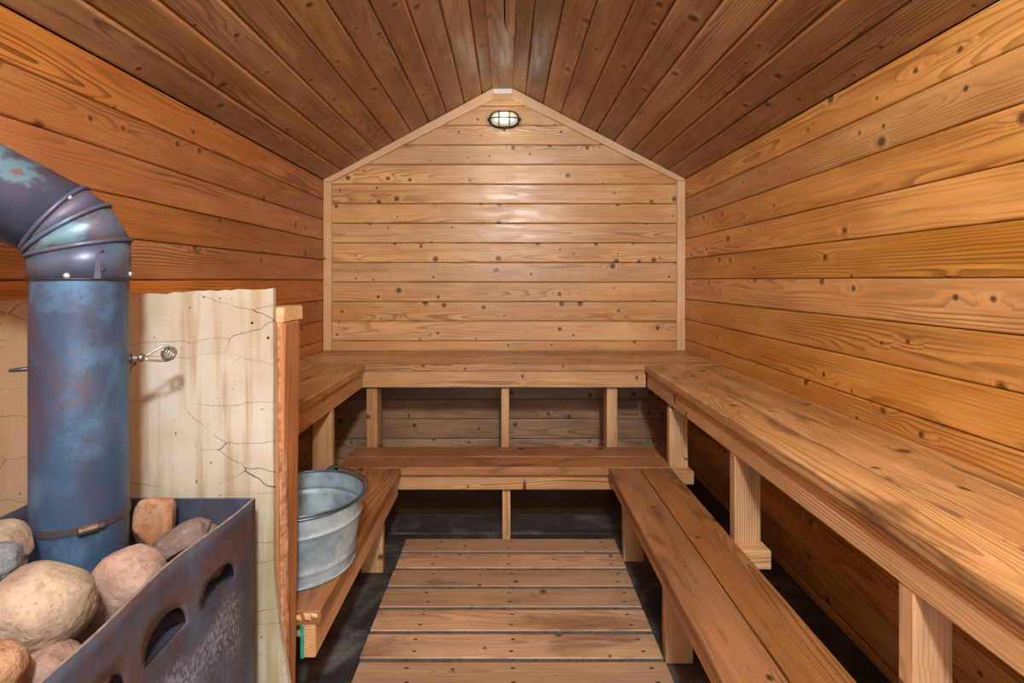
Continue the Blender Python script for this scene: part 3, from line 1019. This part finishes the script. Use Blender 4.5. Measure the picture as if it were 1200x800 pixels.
slots = [(.967, CAM_Z - .607), (.821, CAM_Z - .600), (.677, CAM_Z - .600), (.532, CAM_Z - .600)]
def side_panel(name, X, holes, parent, bul=True):
    pts, edges = [], []
    def loop(L):
        s = len(pts)
        pts.extend(Vector(p) for p in L)
        edges.extend((s + i, s + (i + 1) % len(L)) for i in range(len(L)))
    outer = [(SY0 + (SY1 - SY0) * i / 34, 0.0) for i in range(35)]
    outer += [(SY1, STOP * i / 30) for i in range(1, 31)]
    outer += [(SY1 - (SY1 - SY0) * i / 34, STOP) for i in range(1, 35)]
    outer += [(SY0, STOP * (30 - i) / 30) for i in range(1, 30)]
    loop(outer)
    outs = [slot_outline(*h) for h in holes]
    for o in outs:
        loop(o)
    inside = lambda y, z, k=1.0: any(abs(y - h[0]) < .0525 * k and h[1] - .002 <= z <= h[1] + .05 for h in holes)
    for i in range(1, 34):
        for j in range(1, 30):
            y, z = SY0 + (SY1 - SY0) * i / 34, STOP * j / 30
            if not inside(y, z, 1.1):
                pts.append(Vector((y, z)))
    r = delaunay_2d_cdt([Vector((p[0], p[1])) for p in pts], edges, [], 0, 1e-5)
    vs2, tris = r[0], r[2]
    def in_hole(c):
        for o in outs:
            n = len(o)
            k = False
            for i in range(n):
                a, b2 = o[i], o[(i + 1) % n]
                if (a[1] > c[1]) != (b2[1] > c[1]) and c[0] < (b2[0] - a[0]) * (c[1] - a[1]) / (b2[1] - a[1]) + a[0]:
                    k = not k
            if k:
                return True
        return False
    F = []
    for t in tris:
        c = sum((vs2[i] for i in t), Vector((0, 0))) / len(t)
        if not in_hole(c):
            F.append(tuple(t))
    V = [(X + (bulge(v[0], v[1]) if bul else 0), v[0], v[1]) for v in vs2]
    me = mesh_from(name, V, F, True)
    # normals towards the camera side
    if me.polygons[0].normal.x < 0:
        me.flip_normals()
    o = link(name, me, M_STOVE_SIDE if holes else M_STOVE, None, parent)
    s = o.modifiers.new('solid', 'SOLIDIFY')
    s.thickness = .004
    s.offset = -1
    return o
rp = side_panel('side_panel', SX1, slots, st)
rp['label'] = 'stove side panel with half-moon vents, wavy top edge'
lp = side_panel('side_panel', SX0 + .004, [], st, False)
box('back_panel', (SX0, SY1 - .004, 0), (SX1 - .004, SY1, STOP), M_STOVE, st)
box('front_panel', (SX0, SY0, 0), (SX1 - .004, SY0 + .004, STOP), M_STOVE, st)
box('top_deck', (SX0 + .004, SY0 + .004, STOP - .150), (SX1 - .0255, SY1 - .004, STOP - .145), M_STOVE, st)
# bare bright rim along the top edge of the side panel
V, F = [], []
N = 60
for i in range(N + 1):
    y = SY0 + (SY1 - SY0) * i / N
    x = SX1 + bulge(y, STOP)
    for (dx, dz) in ((-.0042, 0), (.0003, 0), (.0003, .0012), (-.0042, .0012)):
        V.append((x + dx, y, STOP + dz - .0002))
for i in range(N):
    for k in range(4):
        l = (k + 1) % 4
        F.append((i * 4 + k, i * 4 + l, i * 4 + 4 + l, i * 4 + 4 + k))
F += [(0, 1, 2, 3), tuple(N * 4 + k for k in range(4))]
link('bare_rim', mesh_from('bare_rim', V, F), M_BARE, None, st)
# vent flaps pushed inwards along the flat lower edge
for (yc, zb) in slots:
    x0 = SX1 + bulge(yc, zb) - .004
    out = slot_outline(yc, 0)
    th = math.radians(38)
    V = []
    for off in (0, -.003):
        for (y, h) in out:
            V.append((x0 - h * math.cos(th), y, zb - h * math.sin(th) * .4 + off))
    n = len(out)
    F = [(i, (i + 1) % n, n + (i + 1) % n, n + i) for i in range(n)] + [tuple(range(n)), tuple(range(n, 2 * n))]
    link('vent_flap', mesh_from('vent_flap', V, F), M_STOVE, None, st)

# ------------------------------------------------------------------ stove pipe
PX, PY, PR = -0.8168, 0.954, 0.0740
sp = thing('stove_pipe', 'blued rusty stove pipe with segmented elbow leaving through the left wall', 'stove pipe', (PX, PY, STOP - .145))
Zc = CAM_Z + .005
def cyl(name, z0, z1, r, mat, parent, seg=64, t=.002):
    V, F = lathe([(r, z0), (r, z1), (r - t, z1), (r - t, z0)], seg, True)
    me = smooth_angle(mesh_from(name, V, F), 40)
    return link(name, me, mat, Matrix.Translation((PX, PY, 0)), parent)
Zb = STOP - .1445
me = None
def pipe_section():
    prof = []
    n = 24
    for i in range(n + 1):
        z = Zb + (Zc - Zb) * i / n
        prof.append((PR, z))
    prof += [(PR - .002, Zc), (PR - .002, Zb)]
    V, F = lathe(prof, 72, True)
    Mx = Matrix.Translation((PX, PY, (Zb + Zc) / 2))
    V = [(a, b2, c - (Zb + Zc) / 2) for (a, b2, c) in V]
    return link('pipe_section', smooth_angle(mesh_from('pipe_section', V, F), 40), M_PIPE, Mx, sp)
pipe = pipe_section()
# elbow: mitred gores in the upright plane that holds the outlet
PHI = math.radians(32.7)
HV = Vector((-math.cos(PHI), -math.sin(PHI), 0))
UU = Vector((0, 0, 1)).cross(HV)
angs = [0, math.radians(27.3), math.radians(48.8), math.radians(59.7)]
def dirv(a):
    return HV * math.sin(a) + Vector((0, 0, 1)) * math.cos(a)
dirs = [dirv(a) for a in angs]
c = [Vector((PX, PY, Zc - .004)), Vector((PX, PY, CAM_Z + .062))]
c.append(c[-1] + dirs[1] * .0405)
c.append(c[-1] + dirs[2] * .0235)
last = c[-1]
d3 = dirs[3]
c.append(last + d3 * ((last.x - XL) / -d3.x))
ER_ = PR + .0022
SEG = 72
def ring(center, d, nrm, r):
    """section of the cylinder (axis d through center) by the plane with normal nrm"""
    u = UU
    v = d.cross(u).normalized()
    R = []
    for k in range(SEG):
        a = 2 * PI * k / SEG
        o = u * math.cos(a) * r + v * math.sin(a) * r
        t = -(o.dot(nrm)) / d.dot(nrm)
        R.append(center + o + d * t)
    return R
joint_n = [dirv(0)] + [(dirs[i] + dirs[i + 1]).normalized() for i in range(3)] + [Vector((-1, 0, 0))]
for i in range(4):
    r = ER_ + (.0 if i else .0006)
    A = ring(c[i], dirs[i], joint_n[i], r)
    B = ring(c[i + 1], dirs[i], joint_n[i + 1], r)
    V = A + B
    F = [(k, (k + 1) % SEG, SEG + (k + 1) % SEG, SEG + k) for k in range(SEG)]
    org = (c[i] + c[i + 1]) / 2
    me = mesh_from('elbow_gore', [v - org for v in V], F, True)
    name = 'elbow_gore' if i < 3 else 'outlet_pipe'
    g = link(name, me, M_ELBOW, Matrix.Translation(org), sp)
    s = g.modifiers.new('solid', 'SOLIDIFY')
    s.thickness = .0015
    if i > 0:
        path = ring(c[i], dirs[i], joint_n[i], r + .0012)
        V, F = tube(path, .0042, 8, True)
        link('seam_bead', mesh_from('seam_bead', V, F, True), M_ELBOW, None, sp)
# lap line at the bottom of the elbow collar
V, F = tube([(PX + math.cos(2 * PI * k / SEG) * (ER_ + .001), PY + math.sin(2 * PI * k / SEG) * (ER_ + .001), Zc - .003) for k in range(SEG)], .0016, 6, True)
link('collar_lip', mesh_from('collar_lip', V, F, True), M_DARKIRON, None, sp)
def hit(px, py, base, d, r):
    """point and outward normal where a sight line meets a cylinder"""
    o = Vector((0, 0, CAM_Z))
    w_ = Vector(((px - 595) / 584, 1, (328 - py) / 584)).normalized()
    oc = o - base
    a1 = w_ - d * w_.dot(d)
    b1 = oc - d * oc.dot(d)
    A_, B_, C_ = a1.dot(a1), 2 * a1.dot(b1), b1.dot(b1) - r * r
    D_ = B_ * B_ - 4 * A_ * C_
    t = (-B_ - math.sqrt(max(D_, 0))) / (2 * A_)
    p = o + w_ * t
    n = (p - base) - d * (p - base).dot(d)
    return p, n.normalized()
UPV = Vector((0, 0, 1))
# lap seam on the collar
V = []
ps, nsm = hit(114, 305, Vector((PX, PY, 0)), UPV, ER_)
a0 = math.degrees(math.atan2(nsm.y, nsm.x))
for (a, z) in ((a0 - 4, Zc - .002), (a0 + 4, Zc - .002), (a0 + 1.5, CAM_Z + .052), (a0 - 1.5, CAM_Z + .052)):
    aa = math.radians(a)
    for r in (ER_ + .0002, ER_ + .0016):
        V.append((PX + math.cos(aa) * r, PY + math.sin(aa) * r, z))
link('lap_seam', mesh_from('lap_seam', V, [(0, 2, 4, 6), (1, 3, 5, 7), (0, 1, 3, 2), (2, 3, 5, 4), (4, 5, 7, 6), (6, 7, 1, 0)]), M_ELBOW, None, sp)
screw = ball('screw', .0052, .7)
screw.materials.append(M_ZINC)
riv = ball('rivet', .0036, .5)
riv.materials.append(M_DARKIRON)
for (mesh, name, px, py, base, d) in ((screw, 'screw', 78, 323, c[0], UPV), (screw, 'screw', 152.5, 321, c[0], UPV), (riv, 'rivet', 119, 294, c[0], UPV),
                                      (riv, 'rivet', 121, 316, c[0], UPV), (screw, 'screw', 81, 231, last, d3), (riv, 'rivet', 119, 238, c[2], dirs[2])):
    p, n = hit(px, py, base, d, ER_ + .0008)
    link(name, mesh, None, Matrix.Translation(p) @ n.to_track_quat('Z', 'Y').to_matrix().to_4x4(), sp)
# hose clamp, slightly tilted
def clamp():
    zc = CAM_Z - .450
    V, F = [], []
    tl = Matrix.Rotation(math.radians(-5.5), 4, 'Y')
    N = 72
    for k in range(N):
        a = 2 * PI * k / N
        for (r, z) in ((PR + .0003, -.0065), (PR + .0026, -.0065), (PR + .0026, .0065), (PR + .0003, .0065)):
            x = math.cos(a) * r
            V.append((x, math.sin(a) * r, z + .012 * x))
    for k in range(N):
        l = (k + 1) % N
        for i in range(4):
            j = (i + 1) % 4
            F.append((k * 4 + i, l * 4 + i, l * 4 + j, k * 4 + j))
    Mx = Matrix.Translation((PX, PY, zc))
    cl_ = link('clamp_band', smooth_angle(mesh_from('clamp_band', V, F), 40), M_STRAP, Mx, sp)
    _, nn = hit(105, 609, Vector((PX, PY, 0)), UPV, PR)
    a = math.atan2(nn.y, nn.x)
    n = Vector((math.cos(a), math.sin(a), 0))
    tg = Vector((-math.sin(a), math.cos(a), .012 * -math.sin(a))).normalized()
    base = Vector((PX, PY, zc)) + n * (PR + .006) + Vector((0, 0, .012 * math.cos(a) * PR))
    V, F = tube([base - tg * .018, base - tg * .017, base + tg * .010, base + tg * .011], lambda t: .0075 if .1 < t < .9 else .006, 12)
    link('clamp_housing', mesh_from('clamp_housing', V, F, False), M_BRASS, None, cl_)
    V, F = tube([base + tg * .011, base + tg * .020], .0055, 6)
    link('clamp_screw', mesh_from('clamp_screw', V, F), M_BRASS, None, cl_)
clamp()
# damper rod and spring handle
def damper():
    z = CAM_Z - .160
    ax = Vector((.76, .65, .02)).normalized()
    p0 = Vector((PX, PY, z)) + ax * (PR - .001)
    V, F = tube([Vector((PX, PY, z)) - ax * .098, Vector((PX, PY, z)) - ax * .078, Vector((PX, PY, z)) - ax * .05], lambda t: .0028 if t < .2 else .004, 8)
    link('damper_rod', mesh_from('damper_rod', V, F, True), M_DARKIRON, None, sp)
    def sleeve(name, a, b2, r, mat):
        V, F = tube([p0 + ax * a, p0 + ax * (a + .001), p0 + ax * (b2 - .001), p0 + ax * b2], lambda t: r if .1 < t < .9 else r * .82, 14)
        return link(name, mesh_from(name, V, F, True), mat, None, sp)
    sleeve('damper_boss', -.004, .006, .0105, M_DARKIRON)
    sleeve('damper_shaft', .004, .020, .0042, M_DARKIRON)
    # short tension spring on the shaft
    hx = []
    s1 = ax.orthogonal().normalized()
    s2 = ax.cross(s1)
    for i in range(61):
        t = i / 60
        a = t * 2 * PI * 3
        hx.append(p0 + ax * (.006 + .008 * t) + (s1 * math.cos(a) + s2 * math.sin(a)) * .0062)
    V, F = tube(hx, .0013, 6)
    link('tension_spring', mesh_from('tension_spring', V, F, True), M_WIRE, None, sp)
    sleeve('damper_ferrule', .014, .024, .0088, M_BRASS)
    # wire loop of the handle
    e = p0 + ax * .022
    up = Vector((0, 0, 1))
    tip = e + ax * .052 + up * .004
    loop = [e, e + ax * .008 + up * .004, e + ax * .026 + up * .0155, e + ax * .034 + up * .019, e + ax * .044 + up * .0185, e + ax * .054 + up * .012,
            e + ax * .057 + up * .002, e + ax * .052 - up * .008, e + ax * .042 - up * .0115, e + ax * .026 - up * .0095, e + ax * .010 - up * .006, e]
    V, F = tube(loop, .0024, 8)
    hn = link('handle_wire', mesh_from('handle_wire', V, F, True), M_WIRE, None, sp)
    # barrel coil wound round the loop end
    cc = e + ax * .045 + up * .0035
    axis2 = (up * .75 + ax * -.55 + Vector((0, -.35, 0))).normalized()
    o1 = axis2.orthogonal().normalized()
    o2 = axis2.cross(o1)
    hx = []
    turns = 6
    for i in range(turns * 20 + 1):
        t = i / (turns * 20)
        a = t * 2 * PI * turns
        rr = .0060 + .0085 * math.sin(t * PI) ** .8
        hx.append(cc + axis2 * (t - .5) * .024 + (o1 * math.cos(a) + o2 * math.sin(a)) * rr)
    V, F = tube(hx, .0015, 6)
    link('handle_coil', mesh_from('handle_coil', V, F, True), M_WIRE, None, hn)
damper()

# ------------------------------------------------------------------ sauna rocks
def rock(loc, rad, mat, label, seed, rot=(0, 0, 0), flat=0.0, lump=.16, power=2.0):
    bm = bmesh.new()
    bmesh.ops.create_icosphere(bm, subdivisions=4, radius=1.0)
    sd = Vector((seed * 7.3, seed * 3.1, seed * 1.7))
    rng = random.Random(seed)
    cuts = []
    for _ in range(7):
        v = Vector((rng.gauss(0, 1), rng.gauss(0, 1), rng.gauss(0, 1))).normalized()
        cuts.append((v, rng.uniform(.72, .95)))
    for v in bm.verts:
        p = v.co.normalized()
        # squarish super-ellipsoid base
        m = (abs(p.x) ** power + abs(p.y) ** power + abs(p.z) ** power) ** (-1 / power)
        q = p * m
        q *= 1 + lump * noise.noise(p * 1.1 + sd) + lump * .45 * noise.noise(p * 2.6 + sd) + .03 * noise.noise(p * 7 + sd)
        for (n, dd) in cuts:
            e = q.dot(n) - dd
            if e > 0:
                q -= n * e * (.55 + flat)
        v.co = Vector((q.x * rad[0], q.y * rad[1], q.z * rad[2]))
    me = bpy.data.meshes.new('sauna_rock')
    bm.to_mesh(me)
    bm.free()
    for p in me.polygons:
        p.use_smooth = True
    M = Matrix.Translation(loc) @ Matrix.Rotation(rot[2], 4, 'Z') @ Matrix.Rotation(rot[1], 4, 'Y') @ Matrix.Rotation(rot[0], 4, 'X')
    return tag(link('sauna_rock', me, mat, M), label, 'rock', 'rocks on the sauna stove')

def at(px, py, y):
    return Vector(((px - 595) * y / 584, y, CAM_Z + (328 - py) * y / 584))
rock(at(45, 711, .700), (.069, .062, .055), M_ST_TAN, 'large smooth oval tan rock in front of the stove pipe', 1, (0, .12, .15), lump=.10, power=2.3)
rock(at(154, 694, .846), (.056, .050, .078), M_ST_PINK, 'rounded pinkish rock leaning on the vented stove panel beside the pipe', 2, (.15, -.2, .3), lump=.12, power=2.3)
rock(at(182, 612, 1.035), (.037, .030, .055), M_ST_RUST, 'upright rust-orange block-shaped rock behind the stove pipe', 3, (0, .05, .2), .4, .10, 3.0)
rock(at(212, 633, .985), (.052, .034, .026), M_ST_BROWN, 'dark brown angular slab rock tilted against the stove panel', 4, (.2, -.5, .2), .45, .14, 3.0)
rock(at(-3, 643, .815), (.047, .043, .044), M_ST_TAN, 'speckled grey-brown rock to the left of the pipe foot', 5, (0, .2, 0), .1, .12)
rock(at(-2, 658, .762), (.032, .034, .026), M_ST_GREY, 'small blue-grey rock wedged above the large oval rock', 6, (0, .2, 0), .1, .10)
rock(at(60, 791, .664), (.038, .036, .039), M_ST_PINK, 'rough pinkish rock at the low stove edge in front of the large oval one', 7, (.1, -.45, .2), .3, .16, 2.5)
rock(at(-8, 792, .590), (.030, .040, .036), M_ST_RUST, 'reddish brown rock below the large oval rock', 8, (0, 0, 0), .1, .12)
rock(at(106, 724, .795), (.022, .026, .042), M_ST_BROWN, 'narrow brown rock in the shade between oval and pinkish rocks', 9, (0, .1, 0), .3, .12, 2.6)
rock(at(246, 622, 1.015), (.014, .018, .012), M_ST_BROWN, 'tiny brown pebble peeping over the stove panel edge', 10, (0, 0, 0), .2, .1)
# lower layer of rocks under these
lower = [((-.955, 1.02, .046), M_ST_BROWN, 'brown rock deep in the far corner of the stove box behind the pipe'),
         ((-.960, .66, .046), M_ST_PINK, 'pinkish rock low in the stove box beneath the blue-grey one'),
         ((-.625, 1.045, .036), M_ST_BROWN, 'brown rock low in the box below the tilted slab rock'),
         ((-.650, .955, .036), M_ST_TAN, 'tan rock seen through the vent nearest the cement board'),
         ((-.625, .735, .036), M_ST_PINK, 'pinkish rock seen through the middle vent of the stove panel'),
         ((-.700, .715, .040), M_ST_BROWN, 'brown rock in the dark gap under the large oval rock'),
         ((-.640, .530, .044), M_ST_BROWN, 'brown rock low behind the stove panel, under the rough pinkish rock')]
for i, ((x, y, r), m, lab) in enumerate(lower):
    rock((x, y, STOP - .145 + r * .80), (r, r * .95, r * .85), m, lab, 20 + i, (0, 0, i), .1, .12)

# ------------------------------------------------------------------ galvanised tub
BX, BY = -.622, 1.512
tb = thing('metal_tub', 'round galvanised metal tub with wire handle on the left step bench', 'tub', (BX, BY, LT))
def tub():
    H, R0, R1 = .206, .148, .180
    prof = [(.0, .006), (R0 - .004, .006)]
    outer = []
    n = 40
    for i in range(n + 1):
        t = i / n
        z = t * H
        r = R0 + (R1 - R0) * t
        for (zz, w_, a) in ((.20, .022, .0045), (.72, .020, .0045)):
            e = (t - zz) / w_
            r += a * math.exp(-e * e * .5) * (1 if zz < .5 else 1)
        if t < .05:
            r += .003
        outer.append((r, z))
    inner = [(r - .0016, z) for (r, z) in outer if z > .006]
    prof = outer + list(reversed(inner)) + [(.0005, .008), (.0005, 0.002), (R0 - .01, .002)]
    V, F = lathe(prof, 72, True)
    body = link('tub_body', smooth_angle(mesh_from('tub_body', V, F), 45), M_GALV, Matrix.Translation((BX, BY, LT)), tb)
    V, F = tube([(math.cos(2 * PI * k / 72) * R1, math.sin(2 * PI * k / 72) * R1, H) for k in range(72)], .0042, 10, True)
    link('rim', mesh_from('rim', V, F, True), M_GALVDARK, Matrix.Translation((BX, BY, LT)), tb)
    V, F = tube([(math.cos(2 * PI * k / 72) * (R0 + .003), math.sin(2 * PI * k / 72) * (R0 + .003), .0032) for k in range(72)], .003, 8, True)
    link('foot_rim', mesh_from('foot_rim', V, F, True), M_GALV, Matrix.Translation((BX, BY, LT)), tb)
    # ears at back and front, wire bail folded down on the right
    ea = math.radians(84)
    for s in (1, -1):
        a = ea * s
        n = Vector((math.cos(a), math.sin(a), 0))
        tg = Vector((-n.y, n.x, 0))
        p = Vector((BX, BY, LT + H)) + n * (R1 + .002)
        pts = []
        V = []
        for (u, z) in ((-.018, -.022), (.018, -.022), (.016, .004), (.008, .013), (-.008, .013), (-.016, .004)):
            for o in (0, .003):
                V.append(p + tg * u + Vector((0, 0, z)) + n * o)
        k = 6
        F = [tuple(2 * i for i in range(k)), tuple(2 * i + 1 for i in range(k))] + [(2 * i, 2 * i + 1, 2 * ((i + 1) % k) + 1, 2 * ((i + 1) % k)) for i in range(k)]
        link('ear', mesh_from('ear', V, F), M_GALVDARK, None, tb)
    path = []
    for i in range(41):
        t = i / 40
        a = ea - 2 * ea * t
        lift = .010 * (1 - math.sin(t * PI)) + .004 + .004 * math.sin(t * PI)
        path.append(Vector((BX + math.cos(a) * (R1 + .004 + .008 * math.sin(t * PI)), BY + math.sin(a) * (R1 + .006), LT + H + lift)))
    V, F = tube(path, .0030, 8)
    link('handle', mesh_from('handle', V, F, True), M_GALVDARK, None, tb)
tub()

# ------------------------------------------------------------------ bulkhead lamp
lx, lz = -.0226, CAM_Z + 187 * .00565
lp_ = thing('bulkhead_lamp', 'oval black caged bulkhead lamp high on the end wall below the ridge', 'lamp', (lx, YB, lz))
def bulkhead():
    W, Hh = .100, .057
    def stadium(sx, sz, n=48):
        pts = []
        for k in range(n):
            a = 2 * PI * k / n
            cxx, szz = math.cos(a), math.sin(a)
            e = 2 / 2.6
            pts.append((math.copysign(abs(cxx) ** e, cxx) * sx, math.copysign(abs(szz) ** e, szz) * sz))
        return pts
    n = 48
    # base ring: wide, stepped body
    layers = [(W, Hh, 0.0), (W, Hh, .020), (W * .985, Hh * .975, .026), (W * .90, Hh * .86, .030), (W * .88, Hh * .83, .022)]
    V, F = [], []
    for (a, b2, d) in layers:
        for (x, z) in stadium(a, b2):
            V.append((x, -d, z))
    for l in range(len(layers) - 1):
        for k in range(n):
            j = (k + 1) % n
            F.append((l * n + k, l * n + j, (l + 1) * n + j, (l + 1) * n + k))
    F.append(tuple(range(n)))
    base = link('housing', smooth_angle(mesh_from('housing', V, F), 35), M_BLACK, Matrix.Translation((lx, YB, lz)), lp_)
    # glass dome
    V, F = [], []
    m = 10
    for l in range(m + 1):
        t = l / m * PI / 2
        for (x, z) in stadium(W * .885 * max(math.cos(t), .001) ** .6, Hh * .84 * max(math.cos(t), .001) ** .6):
            V.append((x, -.024 - math.sin(t) * .040, z))
    for l in range(m):
        for k in range(n):
            j = (k + 1) % n
            F.append((l * n + k, l * n + j, (l + 1) * n + j, (l + 1) * n + k))
    link('glass', mesh_from('glass', V, F, True), M_GLASS, Matrix.Translation((lx, YB, lz)), lp_)
    # guard bars
    for x in (-.033, .033):
        path = []
        for i in range(17):
            a = PI * i / 16
            path.append((x, -.024 - math.sin(a) ** .6 * .046, math.cos(a) * Hh * .93))
        V, F = tube(path, .0034, 8)
        link('guard_bar', mesh_from('guard_bar', V, F, True), M_BLACK, Matrix.Translation((lx, YB, lz)), lp_)
    path = [(math.cos(PI * i / 20) * W * .95, -.024 - math.sin(PI * i / 20) ** .6 * .046, 0) for i in range(21)]
    V, F = tube(path, .0034, 8)
    link('guard_bar', mesh_from('guard_bar', V, F, True), M_BLACK, Matrix.Translation((lx, YB, lz)), lp_)
    for (x, z) in ((-W - .003, 0), (W + .003, 0), (0, -Hh - .002)):
        V, F = tube([(x, -.001, z), (x, -.026, z), (x, -.028, z)], lambda t: .0085 if t < .9 else .006, 12)
        link('screw_lug', mesh_from('screw_lug', V, F, True), M_BLACK, Matrix.Translation((lx, YB, lz)), lp_)
bulkhead()
light('bulkhead_lamp_light', 'POINT', (lx, YB - .13, lz), 0.45, (1.0, 0.95, 0.86), shadow_soft_size=0.03)
